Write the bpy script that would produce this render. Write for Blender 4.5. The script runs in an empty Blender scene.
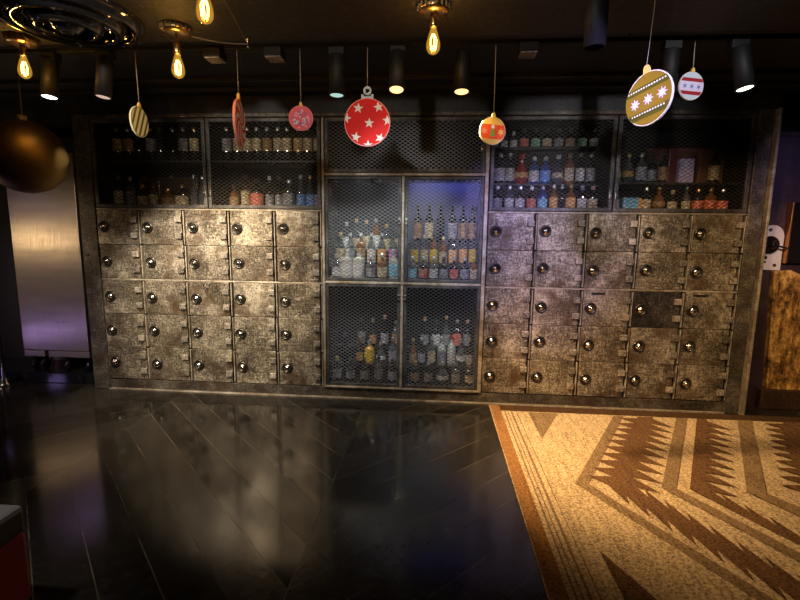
import bpy, bmesh, math, random
from mathutils import Vector, Matrix
R = math.radians
rnd = random.Random(7)
scene = bpy.context.scene
COL = scene.collection

# ---------------------------------------------------------------- materials
class NT:
    def __init__(s, name):
        s.m = bpy.data.materials.new(name); s.m.use_nodes = True
        s.t = s.m.node_tree; s.t.nodes.clear()
        s.out = s.t.nodes.new('ShaderNodeOutputMaterial')
    def n(s, typ, **kw):
        nd = s.t.nodes.new('ShaderNode' + typ)
        for k, v in kw.items():
            if k.startswith('i_'):
                nd.inputs[k[2:].replace('_', ' ')].default_value = v
            else: setattr(nd, k, v)
        return nd
    def l(s, a, ao, b, bi):
        s.t.links.new(a.outputs[ao], b.inputs[bi])
    def math(s, op, a, b=None, c=None):
        nd = s.t.nodes.new('ShaderNodeMath'); nd.operation = op
        for i, v in enumerate((a, b, c)):
            if v is None: continue
            if isinstance(v, (int, float)): nd.inputs[i].default_value = v
            else: s.t.links.new(v, nd.inputs[i])
        return nd.outputs[0]
    def ramp(s, fac, stops):
        nd = s.t.nodes.new('ShaderNodeValToRGB')
        e = nd.color_ramp.elements
        while len(e) < len(stops): e.new(0.5)
        for i, (p, c) in enumerate(stops):
            e[i].position = p; e[i].color = (*c, 1) if len(c) == 3 else c
        s.t.links.new(fac, nd.inputs[0]); return nd.outputs[0]
    def mix(s, fac, a, b, blend='MIX'):
        nd = s.t.nodes.new('ShaderNodeMix'); nd.data_type = 'RGBA'; nd.blend_type = blend
        for i, v in ((0, fac), (6, a), (7, b)):
            if isinstance(v, (int, float)): nd.inputs[i].default_value = v
            elif isinstance(v, tuple): nd.inputs[i].default_value = (*v, 1)
            else: s.t.links.new(v, nd.inputs[i])
        return nd.outputs[2]
    def bsdf(s, col=(.8, .8, .8), rough=.5, metal=0, **kw):
        b = s.t.nodes.new('ShaderNodeBsdfPrincipled')
        for k, v in (('Base Color', col), ('Roughness', rough), ('Metallic', metal)):
            if isinstance(v, tuple): b.inputs[k].default_value = (*v, 1)
            elif isinstance(v, (int, float)): b.inputs[k].default_value = v
            else: s.t.links.new(v, b.inputs[k])
        for k, v in kw.items(): b.inputs[k.replace('_', ' ')].default_value = v
        s.t.links.new(b.outputs[0], s.out.inputs[0]); return b
    def bump(s, b, h, strength=.3, dist=.01):
        nd = s.t.nodes.new('ShaderNodeBump'); nd.inputs['Strength'].default_value = strength
        nd.inputs['Distance'].default_value = dist
        s.t.links.new(h, nd.inputs['Height']); s.t.links.new(nd.outputs[0], b.inputs['Normal'])
    def coords(s, kind='Object', scale=(1, 1, 1), rot=(0, 0, 0), rand=False):
        tc = s.t.nodes.new('ShaderNodeTexCoord'); o = tc.outputs[kind]
        if rand:
            oi = s.t.nodes.new('ShaderNodeObjectInfo')
            mu = s.t.nodes.new('ShaderNodeVectorMath'); mu.operation = 'SCALE'
            s.t.links.new(oi.outputs['Location'], mu.inputs[0]); mu.inputs['Scale'].default_value = 7.3
            ad = s.t.nodes.new('ShaderNodeVectorMath'); ad.operation = 'ADD'
            s.t.links.new(o, ad.inputs[0]); s.t.links.new(mu.outputs[0], ad.inputs[1]); o = ad.outputs[0]
        mp = s.t.nodes.new('ShaderNodeMapping')
        mp.inputs['Scale'].default_value = scale; mp.inputs['Rotation'].default_value = rot
        s.t.links.new(o, mp.inputs[0]); return mp.outputs[0]
    def noise(s, vec, scale, detail=6, rough=.6):
        nd = s.t.nodes.new('ShaderNodeTexNoise')
        nd.inputs['Scale'].default_value = scale; nd.inputs['Detail'].default_value = detail
        nd.inputs['Roughness'].default_value = rough
        s.t.links.new(vec, nd.inputs['Vector']); return nd.outputs[0]

def simple(name, col, rough=.5, metal=0, **kw):
    t = NT(name); b = t.bsdf(col, rough, metal, **kw)
    return t.m
def worn(name, dark, mid, light, metal=.5, rough=(.32, .6), rand=True, scale=1.0, rust=None):
    t = NT(name); v = t.coords('Object', rand=rand)
    v2 = t.coords('Object', scale=(1, 1, 9), rot=(0, R(12), 0), rand=rand); v4 = t.coords('Object', scale=(8, 1, 1), rot=(0, R(-20), 0), rand=rand)
    a = t.noise(v, 3.0*scale, 5, .6); b = t.noise(v, 64*scale, 6, .8); c = t.noise(v2, 14*scale, 6, .75); d = t.noise(v4, 18*scale, 5, .7)
    f = t.math('ADD', t.math('MULTIPLY', a, .26), t.math('ADD', t.math('MULTIPLY', b, .40), t.math('ADD', t.math('MULTIPLY', c, .18), t.math('MULTIPLY', d, .16))))
    colr = t.ramp(f, [(.43, dark), (.5, mid), (.575, light)])
    if rust:
        rf = t.ramp(t.noise(v, 4*scale, 10, .8), [(.5, (0, 0, 0)), (.64, (1, 1, 1))])
        colr = t.mix(rf, colr, rust)
    rg = t.math('ADD', t.math('MULTIPLY', b, rough[1]-rough[0]), rough[0])
    bs = t.bsdf(colr, rg, metal)
    t.bump(bs, f, .6, .006)
    return t.m

M = {}
M['locker'] = worn('worn_locker_steel', (.022, .016, .010), (.145, .12, .088), (.60, .53, .41), rust=(.085, .048, .022))
M['hinge'] = worn('worn_hinge_steel', (.05, .042, .034), (.22, .19, .155), (.55, .49, .4), scale=1.4)
M['frame'] = worn('worn_frame_steel', (.018, .015, .012), (.075, .064, .052), (.24, .21, .17), rust=(.07, .036, .018), scale=1.4)
M['edge'] = worn('rubbed_edge_steel', (.12, .1, .075), (.36, .31, .24), (.62, .56, .46), scale=2, rust=(.2, .13, .06))
M['gap'] = simple('gap_brown', (.010, .008, .006), .8)
M['knob_ring'] = simple('knob_dark_steel', (.06, .053, .046), .34, .85)
M['knob'] = simple('knob_polished_steel', (.62, .58, .52), .2, 1)
M['mesh'] = simple('mesh_steel', (.17, .168, .178), .36, .8)
M['mesh_dark'] = simple('mesh_dark_steel', (.075, .066, .056), .45, .7)
M['cageframe'] = worn('cage_frame_steel', (.02, .018, .017), (.06, .055, .05), (.2, .185, .17), scale=2)
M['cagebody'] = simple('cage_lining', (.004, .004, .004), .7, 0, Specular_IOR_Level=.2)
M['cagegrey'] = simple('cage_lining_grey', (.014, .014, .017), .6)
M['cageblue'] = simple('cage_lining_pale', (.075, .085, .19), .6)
M['shelf'] = simple('shelf_dark', (.010, .009, .008), .5)
M['black'] = simple('black_paint', (.012, .012, .013), .45)
M['blackgloss'] = simple('black_gloss', (.010, .010, .012), .08, 0, Coat_Weight=.2)
M['can'] = simple('can_black', (.006, .0055, .0055), .6, 0, Specular_IOR_Level=.3)
M['steel'] = None
M['brass'] = simple('aged_brass', (.55, .38, .17), .28, 1)
M['gold'] = simple('gold_ball', (.19, .115, .035), .5, 1)
M['chrome'] = simple('chrome', (.75, .76, .8), .1, 1)
M['string'] = simple('string', (.45, .36, .25), .8)
M['cable'] = simple('cable', (.10, .09, .08), .6)

t = NT('brushed_steel'); v = t.coords('Object', scale=(1, 1, 60)); nz = t.noise(v, 3, 4)
v3 = t.coords('Object', scale=(.6, .6, 4)); n3 = t.noise(v3, 1.4, 3)
nb2 = t.noise(t.coords('Object', scale=(90, 1, 1.2)), 2, 3)
b = t.bsdf(t.ramp(n3, [(.3, (.46, .39, .35)), (.7, (.70, .60, .52))]), t.math('ADD', t.math('MULTIPLY', nz, .18), .22), .85)
t.bump(b, nb2, .22, .01); M['steel'] = t.m

# floor: dark glossy chevron planks
t = NT('dark_chevron_floor')
tc = t.n('TexCoord'); sp = t.n('SeparateXYZ'); t.l(tc, 'Object', sp, 0)
X, Y = sp.outputs[0], sp.outputs[1]
pp = t.math('PINGPONG', t.math('ADD', X, .3+3.4*4), 1.7)
vv = t.math('SUBTRACT', Y, pp)
k = t.math('DIVIDE', t.math('ADD', vv, 1.952), .285)
idx = t.math('FLOOR', k); fr = t.math('FRACT', k)
edge = t.math('MINIMUM', fr, t.math('SUBTRACT', 1.0, fr))
spine = t.math('MINIMUM', pp, t.math('SUBTRACT', 1.7, pp))
seam = t.math('MAXIMUM', t.math('LESS_THAN', edge, .012), t.math('LESS_THAN', spine, .0025))
col_id = t.math('FLOOR', t.math('DIVIDE', t.math('ADD', X, .3+3.4*4), 1.7))
wn = t.n('TexWhiteNoise', noise_dimensions='2D')
cb = t.n('CombineXYZ'); t.t.links.new(idx, cb.inputs[0]); t.t.links.new(col_id, cb.inputs[1]); t.l(cb, 0, wn, 'Vector')
vo = t.coords('Object'); nb = t.noise(vo, 2.5, 8, .65); ns = t.noise(vo, 22, 8, .7)
base = t.ramp(wn.outputs['Value'], [(0, (.008, .007, .0055)), (1, (.022, .019, .015))])
base = t.mix(t.ramp(ns, [(.5, (0, 0, 0)), (.75, (.5, .5, .5))]), base, (.05, .042, .032))
base = t.mix(t.math('MULTIPLY', seam, t.math('MULTIPLY', t.ramp(nb, [(.4, (0, 0, 0)), (.6, (1, 1, 1))]), .6)), base, (.16, .13, .095))  # seams tinted paler: light caught on the bevels, put into the colour
rg = t.math('ADD', t.math('ADD', t.math('MULTIPLY', nb, .09), t.math('MULTIPLY', wn.outputs['Value'], .06)), .045)
rg = t.math('ADD', rg, t.math('MULTIPLY', ns, .04))
b = t.bsdf(base, rg, 0, Specular_IOR_Level=.42)
hgt = t.math('SUBTRACT', t.math('ADD', t.math('MULTIPLY', nb, .25), t.math('MULTIPLY', wn.outputs['Value'], .12)), t.math('MULTIPLY', seam, .5))
t.bump(b, hgt, .25, .01); M['floor'] = t.m

# ceiling: dark stamped plaster
t = NT('dark_ceiling'); v = t.coords('Object'); n1 = t.noise(v, 34, 5, .7); n2 = t.noise(v, 2, 4)
b = t.bsdf(t.ramp(n2, [(.3, (.006, .0055, .005)), (.7, (.018, .0155, .012))]), .55, .2)
t.bump(b, n1, .6, .01); M['ceiling'] = t.m
t = NT('stamped_soffit'); v = t.coords('Object'); n1 = t.noise(v, 30, 5, .75)
b = t.bsdf(t.ramp(n1, [(.35, (.008, .007, .006)), (.65, (.040, .034, .024))]), .5, .3)
t.bump(b, n1, .8, .012); M['soffit'] = t.m
M['fascia'] = worn('fascia_steel', (.012, .011, .011), (.03, .028, .027), (.07, .066, .064), rand=False, metal=.4)
M['wall'] = simple('wall_black', (.02, .018, .018), .6)
M['plum'] = worn('plum_panel', (.018, .010, .016), (.035, .018, .03), (.06, .035, .05), metal=.1, rand=False)
M['baseboard'] = worn('brown_skirting', (.02, .010, .006), (.05, .026, .015), (.09, .05, .03), metal=.1, rand=False)
# burl / rough gilded panel
t = NT('rough_gilded_panel'); v = t.coords('Object', scale=(3, 3, 1)); n1 = t.noise(v, 4.5, 10, .75); v2 = t.coords('Object'); n2 = t.noise(v2, 30, 6, .8)
f = t.math('ADD', t.math('MULTIPLY', n1, .65), t.math('MULTIPLY', n2, .35))
b = t.bsdf(t.ramp(f, [(.42, (.03, .012, .005)), (.5, (.34, .17, .045)), (.58, (.85, .54, .16))]), .5, .25)
t.bump(b, f, .9, .02); M['burl'] = t.m

# rug yarns
def yarn(name, c1, c2):
    t = NT(name); v = t.coords('Object'); n1 = t.noise(v, 78, 3, .7)
    vs = t.coords('Object', scale=(14, 1.2, 1), rot=(0, 0, R(-34))); n2 = t.noise(vs, 2.2, 5, .7)
    f = t.math('ADD', t.math('MULTIPLY', n1, .72), t.math('MULTIPLY', n2, .28))
    b = t.bsdf(t.ramp(f, [(.40, c1), (.58, c2)]), .9, 0, Specular_IOR_Level=.15)
    t.bump(b, n1, .8, .008); return t.m
M['rug_pale'] = yarn('rug_pale_yarn', (.20, .14, .078), (.66, .50, .30))
M['rug_mid'] = yarn('rug_mid_yarn', (.10, .064, .034), (.29, .195, .105))
M['rug_dark'] = yarn('rug_dark_yarn', (.055, .028, .013), (.18, .095, .045))
M['rug_rust'] = yarn('rug_rust_yarn', (.13, .060, .02), (.34, .17, .06))
M['rug_edge'] = yarn('rug_edge_yarn', (.03, .016, .008), (.09, .045, .02))

# bottles
def glass(name, col, rough=.06, clear=0.0):
    t = NT(name)
    if clear:
        g = t.n('BsdfGlossy'); g.inputs['Color'].default_value = (.9, .9, .9, 1); g.inputs['Roughness'].default_value = rough
        tr = t.n('BsdfTransparent'); tr.inputs['Color'].default_value = (*col, 1)
        df = t.n('BsdfDiffuse'); df.inputs['Color'].default_value = (*[c*.55 for c in col], 1)
        lw = t.n('LayerWeight'); lw.inputs['Blend'].default_value = .35
        m1 = t.n('MixShader'); m1.inputs[0].default_value = .22
        t.l(tr, 0, m1, 1); t.l(df, 0, m1, 2)
        m2 = t.n('MixShader'); t.l(lw, 'Facing', m2, 0); t.l(m1, 0, m2, 1); t.l(g, 0, m2, 2)
        t.l(m2, 0, t.out, 0)
    else: t.bsdf(col, rough, 0, Coat_Weight=.5, Specular_IOR_Level=.7)
    return t.m
GL = {'dark': glass('dark_glass', (.012, .013, .012)), 'amber': glass('amber_glass', (.20, .075, .015)),
      'brown': glass('brown_glass', (.05, .02, .008)), 'green': glass('green_glass', (.012, .05, .022)),
      'clear': glass('clear_glass', (.55, .60, .60), .05, .55), 'blue': glass('blue_glass', (.02, .06, .25)),
      'red': glass('red_glass', (.42, .02, .015)), 'gold': glass('golden_glass', (.55, .33, .03)),
      'pale': glass('pale_glass', (.5, .52, .46), .08)}
def label_mat(name, a, b_):
    t = NT(name); v = t.coords('Object', scale=(1, 1, 1), rand=True)
    w = t.noise(t.coords('Object', scale=(1.2, 1.2, 4), rand=True), 26, 3, .6)
    t.bsdf(t.ramp(w, [(.42, a), (.56, b_)]), .55, 0); return t.m
LB = {'white': label_mat('white_label', (.85, .84, .8), (.5, .49, .47)), 'cream': label_mat('cream_label', (.75, .64, .42), (.35, .26, .14)),
      'red': label_mat('red_label', (.62, .05, .04), (.75, .32, .2)), 'blue': label_mat('blue_label', (.05, .18, .62), (.3, .5, .8)),
      'cyan': label_mat('light_blue_label', (.06, .42, .66), (.4, .7, .8)), 'orange': label_mat('orange_label', (.85, .26, .03), (.8, .55, .2)),
      'green': label_mat('green_label', (.05, .42, .28), (.5, .65, .5)), 'gold': label_mat('gold_label', (.68, .44, .08), (.3, .18, .04)),
      'magenta': label_mat('magenta_label', (.55, .05, .42), (.7, .35, .6)), 'black': label_mat('black_label', (.05, .05, .05), (.4, .36, .3)),
      'yellow': label_mat('yellow_label', (.82, .58, .02), (.62, .40, .03)), 'lilac': label_mat('lilac_label', (.45, .36, .62), (.7, .6, .8)),
      'grey': label_mat('grey_label', (.45, .45, .48), (.16, .16, .18)), 'tan': label_mat('tan_label', (.48, .28, .12), (.2, .1, .04))}
CP = {'black': simple('black_cap', (.02, .02, .02), .35), 'silver': simple('silver_cap', (.75, .75, .76), .28, .9), 'gold': simple('gold_cap', (.65, .45, .14), .3, .9),
      'red': simple('red_cap', (.5, .03, .03), .4), 'cork': simple('cork_cap', (.5, .33, .18), .7), 'white': simple('white_cap', (.8, .8, .78), .4)}

# ---------------------------------------------------------------- mesh helpers
class MB:
    def __init__(s): s.v = []; s.f = []; s.mi = []; s.sm = []
    def add(s, vs, fs, mi=0, smooth=False):
        o = len(s.v); s.v += [tuple(v) for v in vs]
        for f in fs: s.f.append(tuple(i+o for i in f)); s.mi.append(mi); s.sm.append(smooth)
    def box(s, x0, x1, y0, y1, z0, z1, mi=0, bev=0.0):
        if bev <= 0:
            vs = [(x, y, z) for z in (z0, z1) for y in (y0, y1) for x in (x0, x1)]
            s.add(vs, [(0, 2, 3, 1), (4, 5, 7, 6), (0, 1, 5, 4), (2, 6, 7, 3), (0, 4, 6, 2), (1, 3, 7, 5)], mi); return
        bm = bmesh.new(); bmesh.ops.create_cube(bm, size=1)
        for v in bm.verts: v.co = ((x0+x1)/2+v.co.x*(x1-x0), (y0+y1)/2+v.co.y*(y1-y0), (z0+z1)/2+v.co.z*(z1-z0))
        bmesh.ops.bevel(bm, geom=list(bm.edges), offset=min(bev, .45*min(x1-x0, y1-y0, z1-z0)), segments=2, affect='EDGES', profile=.5)
        bm.verts.index_update(); s.add([v.co for v in bm.verts], [[v.index for v in f.verts] for f in bm.faces], mi); bm.free()
    def lathe(s, prof, c=(0, 0, 0), axis='z', n=24, mi=0, sq=2.0, a0=0, a1=2*math.pi, rot=0.0, smooth=True):
        full = abs(a1-a0-2*math.pi) < 1e-6; cnt = n if full else n+1; vs = []
        for r, h in prof:
            for i in range(cnt):
                a = a0+(a1-a0)*i/n; ca, sa = math.cos(a), math.sin(a)
                k = r if sq == 2.0 else r/((abs(ca)**sq+abs(sa)**sq)**(1/sq))
                p = (k*ca, k*sa, h)
                if axis == 'y': p = (p[0], -p[2], p[1])      # axis points to -y
                elif axis == 'x': p = (p[2], p[0], p[1])
                vs.append((p[0]+c[0], p[1]+c[1], p[2]+c[2]))
        fs = []
        for j in range(len(prof)-1):
            for i in range(n):
                i2 = (i+1) % cnt if full else i+1
                fs.append((j*cnt+i, j*cnt+i2, (j+1)*cnt+i2, (j+1)*cnt+i))
        if full:
            if prof[0][0] > 1e-6: fs.append(tuple(range(cnt))[::-1])
            if prof[-1][0] > 1e-6: fs.append(tuple((len(prof)-1)*cnt+i for i in range(cnt)))
        s.add(vs, fs, mi, smooth)
    def tube(s, pts, r, n=8, mi=0):
        pts = [Vector(p) for p in pts]; rings = []
        for i, p in enumerate(pts):
            d = (pts[min(i+1, len(pts)-1)]-pts[max(i-1, 0)]).normalized()
            up = Vector((0, 0, 1)) if abs(d.z) < .9 else Vector((1, 0, 0))
            u = d.cross(up).normalized(); w = d.cross(u)
            rings += [p+(u*math.cos(2*math.pi*k/n)+w*math.sin(2*math.pi*k/n))*r for k in range(n)]
        fs = [(j*n+k, j*n+(k+1) % n, (j+1)*n+(k+1) % n, (j+1)*n+k) for j in range(len(pts)-1) for k in range(n)]
        fs += [tuple(range(n))[::-1], tuple((len(pts)-1)*n+k for k in range(n))]
        s.add(rings, fs, mi, True)
    def prism(s, poly, y0, y1, mi=0):           # polygon in x,z extruded along y
        n = len(poly)
        vs = [(x, y0, z) for x, z in poly]+[(x, y1, z) for x, z in poly]
        fs = [tuple(range(n)), tuple(range(2*n-1, n-1, -1))]+[(i, n+i, n+(i+1) % n, (i+1) % n) for i in range(n)]
        s.add(vs, fs, mi)
    def mesh(s, name, mats):
        me = bpy.data.meshes.new(name); me.from_pydata(s.v, [], s.f)
        for m in (mats if isinstance(mats, (list, tuple)) else [mats]): me.materials.append(m)
        me.polygons.foreach_set('material_index', s.mi); me.polygons.foreach_set('use_smooth', s.sm)
        bm = bmesh.new(); bm.from_mesh(me); bmesh.ops.recalc_face_normals(bm, faces=bm.faces); bm.to_mesh(me); bm.free()
        me.update(); return me
    def obj(s, name, mats, parent=None, loc=(0, 0, 0), rot=(0, 0, 0)):
        return link(name, s.mesh(name, mats), parent, loc, rot)
def link(name, me, parent=None, loc=(0, 0, 0), rot=(0, 0, 0)):
    o = bpy.data.objects.new(name, me); COL.objects.link(o); o.parent = parent; o.location = loc; o.rotation_euler = rot
    return o
def tag(o, label, cat, group=None):
    o['label'] = label; o['category'] = cat
    if group: o['group'] = group
    return o
def empty(name, loc, label, cat, group=None, rot=(0, 0, 0)):
    o = link(name, None, None, loc, rot); o.empty_display_size = .05
    return tag(o, label, cat, group)
def struct(o): o['kind'] = 'structure'; return o

# ---------------------------------------------------------------- room shell
XL, XR, YB, YF, ZC = -4.4, 4.4, .55, -5.6, 2.60
m = MB(); m.box(XL, XR, YF, YB+.1, -.1, 0); struct(m.obj('floor', M['floor']))
m = MB(); m.box(XL, XR, YF, YB+.1, ZC, ZC+.1); struct(m.obj('ceiling', M['ceiling']))
ZS = 2.505      # lowered front part of the ceiling that carries the pendants
m = MB(); m.box(XL, XR, YF, -1.31, ZS, ZC-.0005, 0, .004); struct(m.obj('ceiling', M['soffit']))
m = MB(); m.box(XL-.1, XL, YF, YB+.1, 0, ZC); struct(m.obj('wall_left', M['wall']))
m = MB(); m.box(XR, XR+.1, YF, YB+.1, 0, ZC); struct(m.obj('wall_right', M['wall']))
m = MB(); m.box(XL-.1, XR+.1, YF-.1, YF, 0, ZC); struct(m.obj('wall_front', M['wall']))
m = MB(); m.box(XL, XR, YB, YB+.1, 0, ZC); struct(m.obj('wall_back', M['wall']))
# fascia above the cabinets and header over the left recess
m = MB(); m.box(-2.9, 2.9, .0, .5, 2.46, ZC-.001); struct(m.obj('trim_1', M['fascia']))
m = MB(); m.box(XL, -2.9, .05, .5, 2.40, ZC-.001); struct(m.obj('trim_2', M['fascia']))
# plum wall panel on the right (door-like leaf) and skirting
m = MB(); m.box(2.90, XR, .20, .30, 0, 2.30); m.box(2.90, XR, .18, .30, 2.30, 2.33, 0); struct(m.obj('trim_3', M['plum']))
m = MB(); m.box(3.13, XR, .135, .2, 0, .175, 0, .006); struct(m.obj('baseboard_right', M['baseboard']))
# ceiling pipes / battens in front of the fascia
for n_, (y, z, w, h, mt) in enumerate(((-.22, 2.585, .022, .03, 'fascia'), (-.45, 2.585, .018, .03, 'fascia'))):
    m = MB(); m.box(-4.3, 4.3, y-w/2, y+w/2, z-h/2, ZC-.0005, 0, .003)
    struct(m.obj('trim_%d' % (4+n_), M[mt]))

# ---------------------------------------------------------------- cabinet surround
def P(o, parent):      # keep world placement under a parent that is only translated
    o.parent = parent; o.location = Vector(o.location)-parent.matrix_basis.translation; return o
m = MB(); m.box(-2.885, -2.737, -.02, .42, 0, 2.459, 0, .006)
for z in (.2, .55, .9, 1.25): m.lathe([(.012, 0), (.011, .005), (.005, .009), (0, .010)], (-2.84, -.02, z), 'y', 10)
tag(m.obj('steel_post', M['frame']), 'broad riveted steel post between the brushed steel unit and the lockers', 'post')
t = empty('steel_post', (2.81, .2, 0), 'steel post with bright raised edge at the right end of the lockers', 'post')
m = MB(); m.box(2.747, 2.86, -.015, .42, 0, 2.459, 0, .006); P(m.obj('shaft', M['frame']), t)
m = MB(); m.box(2.862, 2.885, -.06, .42, 0, 2.459, 0, .004); P(m.obj('edge_strip', M['edge']), t)
m = MB(); m.box(-2.735, 2.745, -.02, .42, 2.426, 2.459, 0, .005); tag(m.obj('top_rail', M['frame']), 'long steel rail along the top of the mesh cages', 'rail')
t = empty('plinth', (0, .1, 0), 'low scuffed steel plinth running under the lockers and middle cabinet', 'plinth')
m = MB(); m.box(-2.735, 2.745, -.005, .42, .012, .0995, 0, .004)
for i in range(26):
    m.lathe([(.008, 0), (.007, .004), (0, .007)], (-2.6+i*.208, -.005, .066), 'y', 8)
P(m.obj('kick_plate', M['frame']), t)
m = MB(); m.box(-2.735, 2.745, -.03, .0, 0, .0115, 0, .002); P(m.obj('floor_strip', M['edge']), t)

# ---------------------------------------------------------------- locker banks
PITCH = .408
ROWZ = [(1.350, 1.653), (1.044, 1.347), (.722, 1.027), (.414, .718), (.106, .411)]
def knob_meshes():
    m = MB(); m.lathe([(.050, 0), (.050, .006), (.045, .012), (.038, .012), (.034, .006), (.0, .006)], axis='y', n=20)
    ring = m.mesh('knob', M['knob_ring'])
    m = MB(); m.lathe([(.029, 0), (.029, .008), (.025, .013), (.017, .015), (.015, .020), (.008, .023), (0, .023)], axis='y', n=18)
    dome = m.mesh('knob_cap', M['knob'])
    m = MB(); m.box(-.026, .030, -.024, .0, -.025, .025, 0, .004)
    m.lathe([(.006, 0), (.005, .004), (0, .005)], (-.002, -.024, 0), 'y', 8)
    hinge = m.mesh('hinge', M['hinge'])
    m = MB(); m.tube([(-.028, 0, 0), (-.028, -.022, -.004), (-.02, -.024, -.035), (.02, -.024, -.035), (.028, -.022, -.004), (.028, 0, 0)], .0045, 6)
    staple = m.mesh('drop_handle', M['knob_ring'])
    return ring, dome, hinge, staple
RING, DOME, HINGE, STAPLE = knob_meshes()
DOORS = {}
def door_mesh(h):
    k = round(h, 3)
    if k not in DOORS:
        m = MB(); W = PITCH-.036
        m.box(0, W, -.010, .012, 0, h-.0005, 0, .003)
        p = MB(); p.box(W+.017, W+.026, -.018, .012, .004, h-.008, 0, .003)
        DOORS[k] = (m.mesh('door', M['locker']), p.mesh('hinge_pin', M['edge']))
    return DOORS[k]
LK_DARK = worn('scorched_locker_steel', (.008, .007, .007), (.03, .025, .022), (.14, .12, .1))
def bank(x0, label, special):
    t = empty('locker_bank', (x0, .1, 0), label, 'lockers')
    m = MB(); m.box(x0+.002, x0+5*PITCH-.002, .016, .42, .101, 1.668); P(m.obj('carcass', M['gap']), t)
    m = MB(); m.box(x0+.002, x0+5*PITCH-.002, -.012, .014, 1.654, 1.6675, 0, .003); m.box(x0+.002, x0+5*PITCH-.002, -.014, .014, 1.028, 1.042, 0, .003)
    P(m.obj('rail', M['edge']), t)
    for r, (z0, z1) in enumerate(ROWZ):
        for c in range(5):
            dx = rnd.uniform(-.003, .003)
            d = link('door', door_mesh(z1-z0)[0], t, (c*PITCH+.006+dx, -.1+rnd.uniform(-.003, .003), z0+.001)); link('hinge_pin', door_mesh(z1-z0)[1], d)
            zc = (z1-z0)/2
            kz = zc+rnd.uniform(-.008, .008); kx = .064+rnd.uniform(-.006, .006)
            kb = link('knob', RING, d, (kx, -.010, kz)); kc = link('knob_cap', DOME, d, (kx, -.0165, kz), (0, rnd.uniform(0, 3), 0))
            for s in (-1, 1): link('hinge', HINGE, d, (PITCH-.062, -.010, zc+s*.070+rnd.uniform(-.004, .004)))
            if (r, c) in special:
                kind = special[(r, c)]
                if kind == 'staple': link('drop_handle', STAPLE, d, (.17, -.010, (z1-z0)-.02))
                if kind == 'bar':
                    m = MB(); m.box(.06, .17, -.018, -.010, z1-z0-.036, z1-z0-.018, 0, .003); m.obj('bar_handle', M['knob_ring'], d)
                if kind == 'patch':
                    d.data = d.data.copy(); d.data.materials[0] = LK_DARK; d['label'] = 'scorched dark locker door'
    return t
bank(-2.735, 'bank of worn steel safe deposit lockers, warmly lit, beside the brushed steel unit', {(2, 2): 'staple'})
bank(.705, 'bank of worn steel safe deposit lockers behind the patterned rug, with one scorched door', {(2, 3): 'patch', (2, 2): 'bar', (2, 4): 'bar'})

# ---------------------------------------------------------------- expanded metal cages
def expanded(x0, x1, z0, z1, y, s=.0150, px=.047, w=.0040, th=.0032):
    nx = max(2, round((x1-x0)/(px/2))); dx = (x1-x0)/nx; nz = max(2, round((z1-z0)/s)); dz = (z1-z0)/nz
    m = MB()
    for j in range(nz):
        zc = z0+dz*(j+.5); vs = []
        for i in range(nx+1):
            z = zc+(dz*.46 if (i+j) % 2 else -dz*.46); x = x0+i*dx
            vs += [(x, y-th/2, z-w/2-.0012), (x, y+th/2, z-w/2+.0012), (x, y+th/2, z+w/2+.0012), (x, y-th/2, z+w/2-.0012)]
        fs = []
        for i in range(nx):
            a, b_ = i*4, i*4+4
            for q in range(4): fs.append((a+q, a+(q+1) % 4, b_+(q+1) % 4, b_+q))
        m.add(vs, fs)
    return m
def frame_rect(x0, x1, z0, z1, y0, y1, w):
    m = MB()
    m.box(x0, x0+w, y0, y1, z0, z1, 0, .003); m.box(x1-w, x1, y0, y1, z0, z1, 0, .003)
    m.box(x0+w, x1-w, y0, y1, z0, z0+w, 0, .003); m.box(x0+w, x1-w, y0, y1, z1-w, z1, 0, .003); return m
LATCH = MB(); LATCH.box(-.012, .012, -.014, 0, -.03, .03, 0, .003); LATCH.lathe([(.008, 0), (.008, .012), (0, .014)], (0, -.014, 0), 'y', 10)
LATCH = LATCH.mesh('latch', M['knob'])
def mesh_door(parent, x0, x1, z0, z1, mm, latch_x=None, latch_z=None, fw=.024):
    d = frame_rect(x0, x1, z0, z1, -.012, .008, fw).obj('mesh_door', M['cageframe']); d.parent = parent; P(d, parent)
    g = expanded(x0+fw*.8, x1-fw*.8, z0+fw*.8, z1-fw*.8, .002, w=.0025 if mm is M['mesh_dark'] else .0030).obj('wire_mesh', mm); g.parent = d
    if latch_x is not None: link('latch', LATCH, d, (latch_x, -.012, latch_z))
    return d
def cage_body(parent, x0, x1, z0, z1, y1, lining, shelves, name='body'):
    m = MB(); th = .012
    m.box(x0, x1, y1-th, y1, z0, z1); m.box(x0, x0+th, .012, y1-th, z0, z1); m.box(x1-th, x1, .012, y1-th, z0, z1)
    m.box(x0+th, x1-th, .012, y1-th, z0, z0+th); m.box(x0+th, x1-th, .012, y1-th, z1-th, z1)
    P(m.obj(name, lining, parent), parent)
    for (sz, sy0, sy1, sth) in shelves:
        m = MB(); m.box(x0+th, x1-th, sy0, sy1, sz-sth, sz, 0, .002); P(m.obj('shelf', M['shelf'], parent), parent)
UC = [(-2.733, -1.70), (-1.697, -.699), (.709, 1.700), (1.703, 2.741)]
UL = ['far left mesh cage above the lockers holding dim bottles and a brass-edged case', 'mesh cage left of the middle cabinet with one straight row of labels high up',
      'mesh cage right of the middle cabinet, three tiers of small labelled bottles', 'far right mesh cage with reddish wooden backing and mixed bottles']
US = [[(2.085, .06, .42, .015)], [(2.085, .06, .42, .015)], [(1.915, .22, .42, .012), (2.225, .24, .42, .012)], [(1.915, .06, .42, .015)]]
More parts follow.
